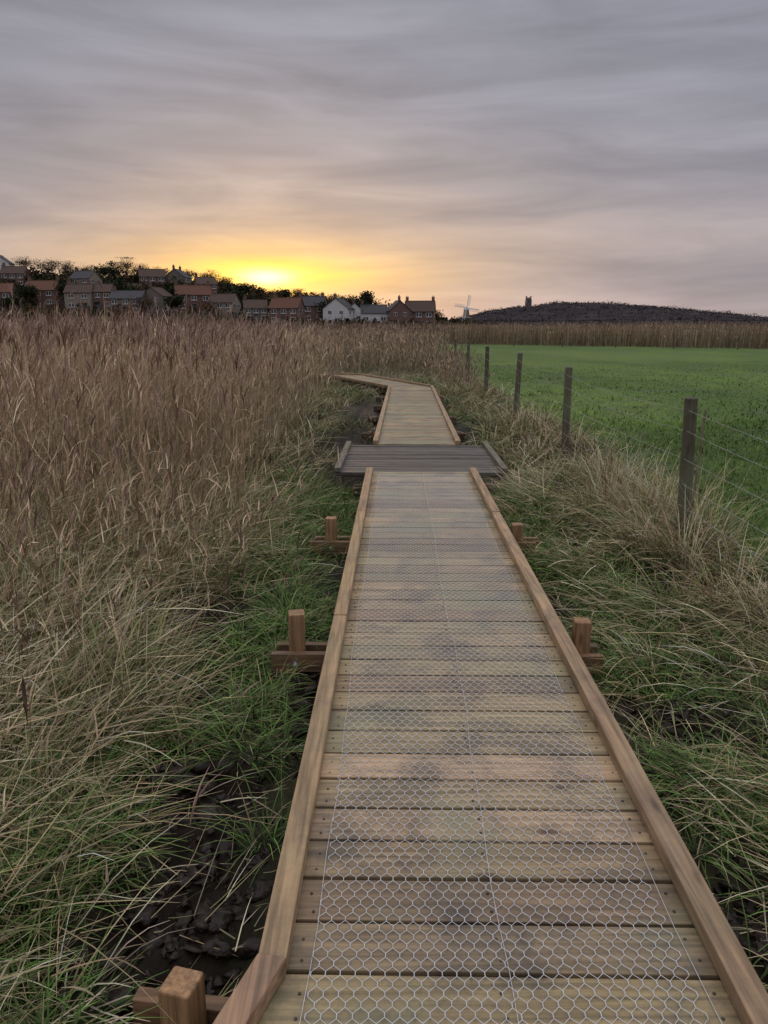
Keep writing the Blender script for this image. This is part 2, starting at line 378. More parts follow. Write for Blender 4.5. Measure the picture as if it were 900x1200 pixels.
def netting(o0,o1,y0,y1,name,seed):
    a,p,q=.036,.0305,.0085
    nc=int((o1-o0)/(a/2));nr=int((y1-y0)/p)
    I,R_=np.meshgrid(np.arange(nc+1),np.arange(nr+1))
    off=o0+I*a/2+.002*(vnoise(R_*.3,I*.3,seed)-.5)
    Y=y0+R_*p+np.where((I+R_)%2==1,q,-q)
    off=off+.016*(fbm(Y*.8,Y*0,2,seed)-.5)+.010*(vnoise(Y*4,off*4,seed+4)-.5);Y=Y+.012*(vnoise(off*5,Y*3,seed+8)-.5)
    X=cx(Y)+off
    Z=DZ+.005+.014*np.clip(fbm(X*5,Y*5,3,seed+1)-.42,0,1)
    P=np.stack([X,Y,Z],-1)
    E=[(P[:,:-1].reshape(-1,3),P[:,1:].reshape(-1,3),.0016)]
    mk=((I+R_)%2==1)[:-1]
    E.append((P[:-1][mk],P[1:][mk],.0027))
    V=[];F=[];o=0
    for A_,B_,w in E:
        D=B_-A_;D/=np.linalg.norm(D,axis=1)[:,None]
        Sd=np.stack([-D[:,1],D[:,0],0*D[:,0]],-1)*w/2
        U=np.zeros_like(Sd);U[:,2]=w*.6
        n=len(A_)
        v=np.stack([A_-Sd,A_+Sd,A_+U,B_-Sd,B_+Sd,B_+U],1).reshape(-1,3)
        b_=np.arange(n)*6+o
        F.append(np.stack([b_,b_+2,b_+5,b_+3],-1));F.append(np.stack([b_+2,b_+1,b_+4,b_+5],-1))
        V.append(v);o+=len(v)
    npmesh(name,np.concatenate(V),np.concatenate(F),None,Mz,bw)
netting(-.47,.47,1.0,8.3,'wire_netting',3)
sel=PM()
for o in(-.474,.474,.02):
    yy=1.0
    while yy<8.2:
        def q3(y): return (float(cx(y))+o+.008*math.sin(y*2.3+o*9)+.004*math.sin(y*9+o*3),y,DZ+.006+.002*math.sin(y*7+o))
        sel.tube(q3(yy),q3(yy+.15),.0009,.0009,4);yy+=.15
sel.make('netting_selvedge_wires',Mz,bw)

# ------------------------------------------------------------------ FENCE
fe=empty('wire_fence')
fp=PM();FP=[]
for i,(y,h) in enumerate([(-2.6,1.2),(1.8,1.2),(6.1,1.24),(10.4,1.27),(14.8,1.33),(19.5,1.33),(24.6,1.38),(30,1.4),(35,1.35),(40.5,1.3),(46,1.3),(52,1.3),(58,1.3)]):
    x=float(fencex(y))+rng.normal(0,.02);z=float(H(np.array([x]),np.array([y]))[0])
    top=Vector((x+rng.normal(0,.03),y+rng.normal(0,.03),z+h));base=Vector((x,y,z-.2))
    g=np.array([.13,.115,.08])*np.exp(rng.normal(0,.12))
    n_=9;mid=base.lerp(top,.5)+Vector((rng.normal(0,.008),0,0))
    fp.tube(base,mid,.057,.053,n_,g);fp.tube(mid,top,.053,.05,n_,g);fp.tube(top,top+Vector((0,0,.012)),.05,.036,n_,g*1.3)
    FP.append((x,y,z,h))
fp.make('fence_posts',woodmat('fence_post_timber','Z',.85,.6,.5),fe)
wi=PM()
for k,fh in enumerate([.93,.80,.62,.46,.32,.2]):
    for a_,b_ in zip(FP[:-1],FP[1:]):
        x0,y0,z0,h0=a_;x1,y1,z1,h1=b_;n_=6;pr=None
        for t in range(n_+1):
            u=t/n_;sg=-.05*4*u*(1-u)*(1 if k<2 else .5)
            p=Vector((x0+(x1-x0)*u-.055,y0+(y1-y0)*u,(z0+h0*fh)*(1-u)+(z1+h1*fh)*u+sg))
            if pr is not None: wi.tube(pr,p,.0019,.0019,4)
            pr=p
        if k<2 and y0<24:
            for b__ in range(30):
                u=(b__+.5)/30;sg=-.05*4*u*(1-u)
                p=Vector((x0+(x1-x0)*u-.055,y0+(y1-y0)*u,(z0+h0*fh)*(1-u)+(z1+h1*fh)*u+sg))
                dd=Vector(rng.normal(0,1,3)).normalized()*.014;wi.tube(p-dd,p+dd,.0012,.0012,3)
wi.make('fence_wires',plain('old_fence_wire',(.36,.36,.35),.5,.2,20,.3),fe)
st=PM();z=float(H(np.array([2.55]),np.array([6.2]))[0]);st.tube((2.50,6.15,z-.1),(2.63,6.35,z+1.12),.014,.011,7,(.2,.17,.12))
st.make('leaning_stake',woodmat('stake_timber','Z',.85,.4,.2),fe)
ff=empty('field_fence');fq=PM();x=9.;pr=None
while x<75:
    y=float(fieldedge(x))-6;fq.tube((x,y,-.4),(x+rng.normal(0,.05),y,.95+rng.normal(0,.06)),.07,.06,6,(.1,.09,.07))
    if pr:
        for hh in(.85,.5,.15): fq.tube((pr[0],pr[1],hh),(x,y,hh),.004,.004,3,(.2,.2,.2))
    pr=(x,y);x+=4.2
fq.make('posts_and_wires',plain('far_fence_timber',(.1,.09,.07),.85),ff)

# ------------------------------------------------------------------ GRASSES
def scatter(n,x0,x1,y0,y1,dens=None,pathgap=.68):
    x=rng.uniform(x0,x1,n);y=rng.uniform(y0,y1,n)
    k=dpath(x,y)>pathgap
    k&=~((np.abs(x-.43)<1.08)&(y>8.35)&(y<10.65))
    k&=(x>-.58*y-1.2)&(x<.58*y+1.2)
    if dens is not None: k&=rng.random(n)<dens(x,y)
    return x[k],y[k]
def tussocks(acc,x,y,nb,L0,L1,lean,bend,cols,wts,w=(.004,.007),r=.09,comb=None,combw=.5,seg=4,var=.30):
    n=len(x)
    if n==0:return
    cnt=rng.integers(int(nb*.6),int(nb*1.4)+1,n);T=np.repeat(np.arange(n),cnt);Nn=len(T)
    a=rng.uniform(0,2*np.pi,Nn);rr=r*np.sqrt(rng.random(Nn))*rng.uniform(.6,1.5,n)[T]
    bx=x[T]+np.cos(a)*rr;by=y[T]+np.sin(a)*rr
    hx=np.cos(a+rng.normal(0,.7,Nn));hy=np.sin(a+rng.normal(0,.7,Nn))
    if comb is not None:
        hx=hx*(1-combw)+np.cos(comb)[T]*combw;hy=hy*(1-combw)+np.sin(comb)[T]*combw
    head=np.arctan2(hy,hx)
    bz=H(bx,by)
    sc=rng.uniform(.6,1.35,n)[T]
    Ln=rng.uniform(L0,L1,Nn)*sc
    base=np.asarray(cols)
    ci=rng.choice(len(base),n,p=wts)
    cj=rng.choice(len(base),Nn,p=wts)
    use=np.where(rng.random(Nn)<.6,ci[T],cj)
    c=base[use]*np.exp(rng.normal(0,var,(Nn,1)))*(1+rng.normal(0,.06,(Nn,3)))
    ex=bx+np.cos(head)*Ln*.6;ey=by+np.sin(head)*Ln*.6
    on=dpath(ex,ey)<.62
    Ln=np.where(on,Ln*rng.uniform(.3,.6,Nn),Ln)
    m_=dpath(bx,by)>.64
    P=np.stack([bx,by,bz],-1)
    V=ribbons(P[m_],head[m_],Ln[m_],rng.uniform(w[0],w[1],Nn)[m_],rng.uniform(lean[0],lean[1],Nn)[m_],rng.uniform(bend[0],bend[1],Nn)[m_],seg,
        np.clip(c*.25,0,1)[m_],np.clip(c*1.3,0,1)[m_],zmin=bz[m_]+.004)  # shade at the roots painted into blade colours, tips lightened for contrast
    acc.add(*V)
def mudless(x,y): return np.clip(1-1.55*mudm(x,y),0,1)

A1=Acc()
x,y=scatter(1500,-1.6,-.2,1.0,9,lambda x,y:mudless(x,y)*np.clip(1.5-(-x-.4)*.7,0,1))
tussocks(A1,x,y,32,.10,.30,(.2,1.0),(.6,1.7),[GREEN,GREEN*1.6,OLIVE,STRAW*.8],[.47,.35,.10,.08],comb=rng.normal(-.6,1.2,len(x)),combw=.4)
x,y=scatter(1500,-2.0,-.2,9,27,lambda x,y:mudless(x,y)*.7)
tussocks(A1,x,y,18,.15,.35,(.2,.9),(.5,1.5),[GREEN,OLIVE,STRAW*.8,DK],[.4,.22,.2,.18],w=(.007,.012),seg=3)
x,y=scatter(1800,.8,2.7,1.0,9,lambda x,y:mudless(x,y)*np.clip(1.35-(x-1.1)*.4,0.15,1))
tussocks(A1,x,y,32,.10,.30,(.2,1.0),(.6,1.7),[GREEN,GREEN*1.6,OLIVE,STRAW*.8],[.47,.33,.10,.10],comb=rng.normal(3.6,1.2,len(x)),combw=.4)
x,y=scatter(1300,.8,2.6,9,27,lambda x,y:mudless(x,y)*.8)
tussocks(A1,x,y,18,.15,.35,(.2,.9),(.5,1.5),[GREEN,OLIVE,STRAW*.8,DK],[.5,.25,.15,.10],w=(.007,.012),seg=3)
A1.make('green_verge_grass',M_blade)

A2=Acc()
x,y=scatter(700,-2.9,-1.0,.9,7.5,lambda x,y:mudless(x,y)*np.clip((-x-.9)*2.0,0,1))
tussocks(A2,x,y,40,.22,.60,(.1,1.1),(.3,1.6),[STRAW,OLIVE,GREEN*1.4,TAN,PALE],[.34,.20,.18,.12,.16],r=.15,comb=rng.normal(-.4,1.6,len(x)),combw=.45,seg=4)
x,y=scatter(420,-1.8,-.72,1.1,9,lambda x,y:mudless(x,y)*.45)
tussocks(A2,x,y,28,.2,.42,(.3,1.2),(.4,1.5),[STRAW,OLIVE,GREEN*1.2,PALE],[.38,.22,.28,.12],r=.12,comb=rng.normal(-.6,1.5,len(x)),combw=.45,seg=4)
x,y=scatter(420,1.25,2.75,1.3,9,lambda x,y:mudless(x,y)*np.clip(.2+(x-1.2)*.5,0,.8))
tussocks(A2,x,y,50,.20,.50,(.3,1.3),(.6,1.7),[STRAW,OLIVE,GREEN*1.3,TAN,PALE],[.36,.15,.17,.11,.21],r=.13,comb=rng.normal(3.9,1.1,len(x)),combw=.45,seg=5)
x,y=scatter(120,2.0,2.75,2.2,9,lambda x,y:mudless(x,y))
tussocks(A2,x,y,42,.35,.68,(.02,.6),(.3,1.3),[STRAW,TAN,PALE,OLIVE],[.4,.2,.2,.2],r=.13,comb=rng.normal(3.4,1.2,len(x)),combw=.3,seg=4)
x,y=scatter(800,1.5,3.0,9,40,lambda x,y:mudless(x,y)*np.clip(.2+.5*(x-1.5),0,.8)*np.clip(.3+1.3*fbm(x,y*.7,2,44),0,1))
tussocks(A2,x,y,30,.25,.60,(.05,.9),(.4,1.6),[STRAW*.9,TAN*.9,OLIVE,DK*1.3,PALE*.9],[.33,.27,.2,.1,.1],w=(.008,.014),r=.14,seg=4)
A2.make('long_dry_grass',M_blade)

A3=Acc()
def matted(n,x0,x1,y0,y1,dens,L,w,hd,lift=.07,cols=(STRAW,TAN,PALE,OLIVE),wt=(.42,.2,.2,.18),mk=1.0):
    x,y=scatter(n,x0,x1,y0,y1,lambda x,y:(1-mk+mk*mudless(x,y))*dens(x,y));Nn=len(x)
    hd0=hd+2.2*(fbm(x*1.3,y*1.3,2,77)-.5)*2+rng.normal(0,.7,Nn)
    z=H(x,y)+lift*rng.random(Nn)*(.3+1.4*fbm(x*2.5,y*2.5,2,66))
    Ln=rng.uniform(L[0],L[1],Nn)
    on=dpath(x+np.cos(hd0)*Ln*.8,y+np.sin(hd0)*Ln*.8)<.63;Ln=np.where(on,Ln*.3,Ln)
    c=np.asarray(cols)[rng.choice(len(cols),Nn,p=wt)]*np.exp(rng.normal(0,.32,(Nn,1)))*.9
    A3.add(*ribbons(np.stack([x,y,z],-1),hd0,Ln,rng.uniform(w[0],w[1],Nn),rng.uniform(.9,1.5,Nn),rng.uniform(0,.5,Nn),3,np.clip(c*.75,0,1),np.clip(c*1.15,0,1),zmin=H(x,y)+.006))
one=lambda x,y:np.ones_like(x)
matted(18000,1.2,2.8,1.2,9,lambda x,y:np.clip(.2+(x-1.2)*.8,0,1)*np.clip(-.5+2.4*fbm(x*1.3,y*1.3,3,91),0,1),(.15,.5),(.003,.007),3.8,.16,mk=.85)
matted(11000,-2.8,-.85,1.0,8,lambda x,y:np.clip((-x-.75)*1.2,0,1)*np.clip(-.3+2*fbm(x*1.3,y*1.3,3,92),0,1),(.15,.55),(.003,.007),-.2,.30,mk=.85)
matted(7000,-2,3,9,30,one,(.2,.6),(.006,.012),1.0,.12)
matted(2600,-1.4,-.3,1,9,one,(.08,.35),(.002,.005),0,.06,mk=.6)
matted(2600,.95,1.5,1,9,one,(.08,.35),(.002,.005),3,.06,mk=.6)
A3.make('fallen_straw',M_blade)

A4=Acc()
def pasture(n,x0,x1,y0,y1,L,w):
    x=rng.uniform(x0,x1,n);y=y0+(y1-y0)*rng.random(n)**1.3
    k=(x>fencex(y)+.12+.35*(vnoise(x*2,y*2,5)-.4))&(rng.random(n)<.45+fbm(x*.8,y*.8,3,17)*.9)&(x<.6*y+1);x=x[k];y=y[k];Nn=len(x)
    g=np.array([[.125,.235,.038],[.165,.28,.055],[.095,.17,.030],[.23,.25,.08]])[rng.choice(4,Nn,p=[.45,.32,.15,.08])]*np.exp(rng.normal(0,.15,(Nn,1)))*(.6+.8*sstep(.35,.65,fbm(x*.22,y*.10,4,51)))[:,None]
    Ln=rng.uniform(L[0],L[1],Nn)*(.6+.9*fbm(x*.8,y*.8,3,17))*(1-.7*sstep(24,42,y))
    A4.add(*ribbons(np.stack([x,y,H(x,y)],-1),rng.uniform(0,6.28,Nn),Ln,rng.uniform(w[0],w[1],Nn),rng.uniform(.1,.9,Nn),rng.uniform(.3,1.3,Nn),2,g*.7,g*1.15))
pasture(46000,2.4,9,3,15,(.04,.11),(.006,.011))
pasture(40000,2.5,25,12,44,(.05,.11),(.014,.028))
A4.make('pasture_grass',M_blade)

# ------------------------------------------------------------------ REEDS
def reeds(x,y,hfun,leaves=3,wid=(.004,.006),lw=(.006,.011),plume=.7,seg=4,lean=(.0,.10),bend=(.0,.16),wind=.3,jc=.24,name='reed_bed',tone=1.0,pq=3,ll=(.14,.34)):
    Ac=Acc();n=len(x);z=H(x,y);h=hfun(x,y)*np.exp(rng.normal(0,.07,n))
    head=wind+rng.normal(0,1.2,n)
    ln=rng.uniform(lean[0],lean[1],n);bd=rng.uniform(bend[0],bend[1],n)
    br=rng.random(n)<.09;ln=np.where(br,rng.uniform(.3,1.0,n),ln)
    patch=(.72+.55*fbm(x*.6,y*.6,3,61))[:,None]
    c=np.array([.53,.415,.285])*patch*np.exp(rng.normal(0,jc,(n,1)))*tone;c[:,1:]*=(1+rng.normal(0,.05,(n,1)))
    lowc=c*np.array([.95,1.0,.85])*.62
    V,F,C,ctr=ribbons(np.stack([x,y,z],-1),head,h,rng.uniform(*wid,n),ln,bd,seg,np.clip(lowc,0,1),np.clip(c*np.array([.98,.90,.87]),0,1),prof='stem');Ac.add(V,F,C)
    for k in range(leaves):
        t=rng.uniform(.15,.92,n);m_=rng.random(n)<.9
        f=t*seg;i0=np.clip(f.astype(int),0,seg-1);u=(f-i0)[:,None];ii=np.arange(n)
        P=ctr[ii,i0]*(1-u)+ctr[ii,i0+1]*u
        lh=wind+rng.normal(0,1.5,n);Ll=rng.uniform(*ll,n)*np.clip(h/1.5,.5,1.2)
        cl=c*np.array([1.05,1.0,.98])*np.exp(rng.normal(0,.22,(n,1)))*(.7+.4*t)[:,None]
        grn=(rng.random(n)<.10*(1-t))[:,None];cl=np.where(grn,OLIVE*1.3,cl)
        V,F,C,_=ribbons(P[m_],lh[m_],Ll[m_],rng.uniform(*lw,n)[m_],rng.uniform(.15,.55,n)[m_],rng.uniform(.2,1.5,n)[m_],2 if seg<4 else 3,np.clip(cl,0,1)[m_],np.clip(cl*.95,0,1)[m_])
        Ac.add(V,F,C)
    m_=np.where(rng.random(n)<plume)[0];tip=ctr[m_,-1]
    for q in range(pq):
        pc=np.array([.26,.17,.135])*np.exp(rng.normal(0,.25,(len(m_),1)))*tone
        P=tip.copy();P[:,2]-=rng.uniform(0.0,.06,len(m_))
        V,F,C,_=ribbons(P,head[m_]+rng.normal(0,.5,len(m_)),rng.uniform(.08,.20,len(m_)),rng.uniform(*lw,len(m_))*rng.uniform(.7,1.3,len(m_)),rng.uniform(.0,.3,len(m_)),rng.uniform(.2,1.2,len(m_)),3 if seg>3 else 2,np.clip(pc,0,1),np.clip(pc*1.15,0,1),prof='lens')
        Ac.add(V,F,C)
    return Ac.make(name,M_reed)
def edge(x,y):
    b=-.98-.12*sstep(7,12,y)-.35*(fbm(y*.6,y*0,2,3)-.5)*1.5-1.0*(1-sstep(3.6,6.6,y))
    return b-x
def hl(x,y):
    d=np.hypot(x,y)
    return .95+.68*sstep(4.2,8.2,y+.25*(-x))+.17*sstep(10,30,d)-.40*(1-sstep(0,.9,edge(x,y)))+.15*(fbm(x*.9,y*.9,2,8)-.5)*2
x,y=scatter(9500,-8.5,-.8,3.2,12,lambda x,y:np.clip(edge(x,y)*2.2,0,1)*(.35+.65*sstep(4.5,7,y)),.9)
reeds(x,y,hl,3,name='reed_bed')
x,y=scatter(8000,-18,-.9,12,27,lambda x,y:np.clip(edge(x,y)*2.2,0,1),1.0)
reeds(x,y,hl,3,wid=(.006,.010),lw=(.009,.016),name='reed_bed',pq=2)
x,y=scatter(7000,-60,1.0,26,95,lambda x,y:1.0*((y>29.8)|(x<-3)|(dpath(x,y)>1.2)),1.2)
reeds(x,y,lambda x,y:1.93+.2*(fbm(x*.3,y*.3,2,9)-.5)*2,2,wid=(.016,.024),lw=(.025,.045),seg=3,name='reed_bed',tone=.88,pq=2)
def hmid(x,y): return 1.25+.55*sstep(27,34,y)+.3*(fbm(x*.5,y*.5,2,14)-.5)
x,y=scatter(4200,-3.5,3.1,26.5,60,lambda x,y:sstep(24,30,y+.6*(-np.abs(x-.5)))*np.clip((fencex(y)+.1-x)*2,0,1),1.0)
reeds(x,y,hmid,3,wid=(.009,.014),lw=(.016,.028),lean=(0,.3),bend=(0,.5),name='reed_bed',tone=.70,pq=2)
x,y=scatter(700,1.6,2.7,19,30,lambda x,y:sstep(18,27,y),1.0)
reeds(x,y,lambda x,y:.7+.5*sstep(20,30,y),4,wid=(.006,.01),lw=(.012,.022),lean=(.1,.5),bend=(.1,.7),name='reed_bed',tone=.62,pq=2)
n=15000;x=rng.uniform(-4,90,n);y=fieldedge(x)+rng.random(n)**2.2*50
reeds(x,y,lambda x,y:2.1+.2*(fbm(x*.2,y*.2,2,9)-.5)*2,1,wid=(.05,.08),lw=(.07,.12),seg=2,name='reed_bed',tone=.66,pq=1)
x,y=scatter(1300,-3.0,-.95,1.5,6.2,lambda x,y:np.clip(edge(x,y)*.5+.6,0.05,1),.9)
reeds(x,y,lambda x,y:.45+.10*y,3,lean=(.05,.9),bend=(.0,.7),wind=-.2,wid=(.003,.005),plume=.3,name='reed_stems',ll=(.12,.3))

# ------------------------------------------------------------------ HILLS
cxp=np.array([-900,-400,-164,-127,-91,-62,-36,-11,18,40,60,900]);czp=np.array([14,21,22,20.5,19.5,15.5,11.5,9.0,6,2.5,-.6,-.6])
def hillz(x,y):
    return np.interp(x*330/np.maximum(y,200),cxp,czp)*sstep(195,335,y)*(1-sstep(380,800,y))+.8*(fbm(x*.05,y*.05,3,4)-.5)-.4
hx=np.linspace(-700,140,170);hy=np.linspace(190,800,90);HX,HY=np.meshgrid(hx,hy);HZ=hillz(HX,HY)
idx=np.arange(HX.size).reshape(HX.shape);F=np.stack([idx[:-1,:-1],idx[:-1,1:],idx[1:,1:],idx[1:,:-1]],-1).reshape(-1,4)
npmesh('village_hill',np.stack([HX,HY,HZ],-1).reshape(-1,3),F,None,plain('hill_grass',(.05,.05,.03),.9,.4,.05,spec=.1),smooth=True)
def PXX(px,Y): return (px-450)*Y*.9725/906
def cards(ctr,size,col):
    n=len(ctr);u=rng.normal(size=(n,3));u/=np.linalg.norm(u,axis=1)[:,None];w=rng.normal(size=(n,3));w-=u*(u*w).sum(1)[:,None];w/=np.linalg.norm(w,axis=1)[:,None]
    u=u*size[:,None];w=w*size[:,None]*.55
    V=np.stack([ctr-u,ctr+w,ctr+u,ctr-w],1).reshape(-1,3);F=np.arange(n*4).reshape(-1,4);return V,F,np.repeat(col,4,0)
Ac=Acc()
def bushes(n,xr,yr,rr,cols,per,szr,tall=1.0):
    for i in range(n):
        Y=rng.uniform(*yr);px=rng.uniform(*xr);X=PXX(px,Y);r=rng.uniform(*rr);z=float(hillz(np.array([X]),np.array([Y]))[0])
        m_=per;p=rng.normal(size=(m_,3));p/=np.linalg.norm(p,axis=1)[:,None];p*=(rng.random(m_)**.4)[:,None]*r;p[:,2]=np.abs(p[:,2])*tall
        c=np.array(cols[rng.integers(len(cols))])*math.exp(rng.normal(0,.25))
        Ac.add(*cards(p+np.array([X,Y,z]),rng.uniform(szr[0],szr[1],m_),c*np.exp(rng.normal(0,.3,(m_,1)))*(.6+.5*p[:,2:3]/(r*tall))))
BC=[(.04,.045,.022),(.075,.05,.03),(.03,.035,.02),(.10,.06,.03),(.055,.055,.028)]
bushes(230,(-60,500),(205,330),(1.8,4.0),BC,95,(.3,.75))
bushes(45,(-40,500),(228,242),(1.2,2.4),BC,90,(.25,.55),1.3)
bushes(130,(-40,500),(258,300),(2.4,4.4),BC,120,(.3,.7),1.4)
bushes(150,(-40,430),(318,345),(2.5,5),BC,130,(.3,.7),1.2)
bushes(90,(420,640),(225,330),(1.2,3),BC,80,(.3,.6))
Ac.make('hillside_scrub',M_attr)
M_bark=plain('bark',(.06,.045,.033),.9,.3,3)
def tree(name,px,Y,h,r,col,dens=1.0,bare=False,pine=False):
    X=PXX(px,Y);z=float(hillz(np.array([X]),np.array([Y]))[0]);e=empty(name,(X,Y,z))
    t=PM();th=h*(.5 if pine else .32);t.tube((0,0,-.4),(0,0,th),h*.028,h*.02,7)
    ends=[];nl=14 if bare else 10
    for i in range(nl):
        a=rng.uniform(0,6.28);el=rng.uniform(.1,1);s0=th*rng.uniform(.6,1)
        p1=Vector((math.cos(a)*r*.5*(1.1-el*.8),math.sin(a)*r*.5*(1.1-el*.8),th+(h-th)*(.15+.5*el)))
        t.tube((0,0,s0),p1,h*.012,h*.006,5)
        for k in range(4):
            q=p1+Vector((rng.normal(0,r*.3),rng.normal(0,r*.3),abs(rng.normal(0,h*.13))));t.tube(p1,q,h*.006,h*.002,4);ends.append(q)
        ends.append(p1)
    t.make('trunk_and_limbs',M_bark,e)
    E=np.array([list(v) for v in ends]);n=int(1300*dens)
    k=rng.integers(len(E),size=n);s=np.array([r*.20,r*.20,h*.055]);p=E[k]+rng.normal(size=(n,3))*s
    p[:,2]=np.clip(p[:,2],th*.7,h*1.02)
    cl=np.exp(rng.normal(0,.35,len(E)))[k][:,None]
    c=np.array(col)*cl*np.exp(rng.normal(0,.25,(n,1)))
    sz=rng.uniform(.12,.26,n) if bare else rng.uniform(.2,.45,n)
    V,F,C=cards(p,sz,c);npmesh('crown',V,F,C,M_attr,e)
DG=(.03,.037,.02);BR=(.085,.055,.035)
for a_ in [('bare_tree',35,322,8.5,5.5,BR,1.1,True),('bare_tree',62,318,9,6,BR,1.2,True),('bare_tree',84,322,7.5,5,BR,1,True),('evergreen_tree',133,305,8.5,4.8,DG,1.4),
           ('bare_tree',152,326,9.5,6,BR,1.3,True),('bare_tree',108,322,7,5,BR,1,True),('evergreen_tree',140,262,8,4,DG,1.3),('bare_tree',248,322,8,5,(.12,.07,.035),1.2,True),
           ('bare_tree',266,326,6.5,4.5,BR,1,True),('evergreen_tree',288,318,4.5,4,DG,1.0),('bare_tree',352,300,6.5,4,(.13,.07,.03),1.1,True),('bare_tree',372,285,7,4.2,(.12,.07,.035),1.1,True),
           ('bare_tree',390,290,6.5,3.8,(.13,.08,.04),1,True),('pine_tree',429,250,10,3.8,(.025,.03,.018),1.8),('evergreen_tree',335,322,4.5,3.5,DG,1.0),('evergreen_tree',36,250,7.5,4,DG,1.3),
           ('evergreen_tree',208,243,6.5,3.4,DG,1.2),('bare_tree',470,260,6,3.4,BR,.9,True),('bare_tree',-40,300,9,5,BR,.9,True),('bare_tree',196,322,6.5,4.2,BR,1,True),('evergreen_tree',16,240,6,3.4,DG,1.1),
           ('evergreen_tree',205,256,7.5,4,DG,1.3),('bare_tree',320,300,5,4,BR,1,True),('bare_tree',408,275,7,3.8,BR,1,True),('evergreen_tree',282,258,7,4,DG,1.2),('bare_tree',172,318,7,4.6,BR,1.1,True),
           ('evergreen_tree',80,258,8,4.2,DG,1.3),('bare_tree',510,262,5,3.2,BR,.9,True),('bare_tree',224,324,7,4.4,(.10,.06,.035),1.1,True),('evergreen_tree',318,246,6,3.4,DG,1.1),('evergreen_tree',382,248,6.5,3.2,DG,1.1),
           ('bare_tree',170,240,6,3.2,BR,1,True),('bare_tree',245,242,5.5,3,(.11,.065,.035),1,True)]:
    tree(*a_)

# ------------------------------------------------------------------ HOUSES
WALL={'brick':plain('red_brick_wall',(.17,.10,.08),.85,.25,6),'flint':plain('flint_wall',(.165,.14,.12),.85,.3,8),'white':plain('white_render',(.60,.59,.58),.7,.06,2),'buff':plain('buff_render',(.27,.225,.185),.8,.15,3)}
ROOF={'pan':plain('clay_pantile_roof',(.14,.070,.048),.85,.3,5,spec=.2),'slate':plain('slate_roof',(.07,.068,.075),.75,.25,4,spec=.2),'brown':plain('brown_tile_roof',(.095,.065,.052),.85,.3,4,spec=.2)}
M_fr=plain('white_window_frame',(.7,.7,.7),.5,.05,3);M_gl=plain('window_glass',(.03,.035,.04),.12,.2,2);M_door=plain('painted_door',(.10,.13,.16),.5,.2,2);M_ch=plain('chimney_brick',(.17,.10,.075),.85,.25,6)
def house(px,Y,w,dp,wh,rh,wall,roof,rot=0,nwin=3,fl=2,ch=1,gable=False,name='brick_house'):
    X=PXX(px,Y);z=float(hillz(np.array([X]),np.array([Y]))[0])
    e=empty(name,(X,Y,z-.3),rad(rot+(90 if gable else 0)))
    if gable: w,dp=dp,w
    wl=PM();a=w/2;b=dp/2
    V=[(-a,-b,-2),(a,-b,-2),(a,b,-2),(-a,b,-2),(-a,-b,wh),(a,-b,wh),(a,b,wh),(-a,b,wh),(-a,0,wh+rh),(a,0,wh+rh)]
    wl.add(V,[(0,1,5,4),(2,3,7,6),(1,2,6,9,5),(3,0,4,8,7),(4,5,9,8),(6,7,8,9)])
    wl.make('walls',WALL[wall],e)
    rf=PM();o=.35;sl=rh/b
    for sg in(-1,1):
        y0=sg*(b+o);z0=wh-o*sl+.06
        V=[(-a-.2,y0,z0),(a+.2,y0,z0),(a+.2,0,wh+rh+.06),(-a-.2,0,wh+rh+.06)]
        V+=[(p[0],p[1],p[2]+.14) for p in V]
        rf.add(V,[(0,1,2,3),(4,5,6,7),(0,1,5,4),(1,2,6,5),(3,0,4,7)])
    rf.tube((-a-.2,0,wh+rh+.2),(a+.2,0,wh+rh+.2),.12,.12,6)
    rf.make('roof',ROOF[roof],e)
    wn=PM();gl=PM();dr=PM();fh=wh/fl
    def win(cxx,cyy,cz,ww,hh,ax):
        if ax=='y':
            wn.box((cxx,cyy,cz),(ww,.10,hh));s=1 if cyy>0 else -1
            for dx in(-ww*.25,ww*.25): gl.box((cxx+dx,cyy+s*.052,cz),(ww*.40,.03,hh*.84))
            wn.box((cxx,cyy+s*.08,cz-hh/2-.05),(ww+.2,.22,.08))
        else:
            s=1 if cxx>0 else -1;wn.box((cxx,cyy,cz),(.10,ww,hh))
            for dx in(-ww*.25,ww*.25): gl.box((cxx+s*.052,cyy+dx,cz),(.03,ww*.40,hh*.84))
    for f in range(fl):
        cz=f*fh+fh*.58
        for i in range(nwin):
            x_=-a+w*(i+.5)/nwin
            for sg in(-1,1):
                if f==0 and i==nwin//2: continue
                win(x_,sg*b,cz,min(1.7,w/nwin*.6),1.25,'y')
        for sg in(-1,1):
            for yy in(-b*.45,b*.45): win(sg*a,yy,cz,1.1,1.1,'x')
    dr.box((-a+w*(nwin//2+.5)/nwin,-b-.02,1.0),(.95,.12,2.1));dr.box((-a+w*(nwin//2+.5)/nwin,-b-.35,2.25),(1.4,.8,.1))
    wn.make('window_frames',M_fr,e);gl.make('windows',M_gl,e);dr.make('door',M_door,e)
    cm=PM()
    for i in range(ch):
        x_=[-a+.5,a-.5,0][i%3]
        cm.box((x_,.25,wh+rh+.2),(.85,.6,2.0));cm.box((x_,.25,wh+rh+1.25),(1.0,.72,.14))
        for q in(-.2,.2): cm.tube((x_+q,.25,wh+rh+1.3),(x_+q,.25,wh+rh+1.75),.12,.1,7)
    if ch: cm.make('chimney',M_ch,e)
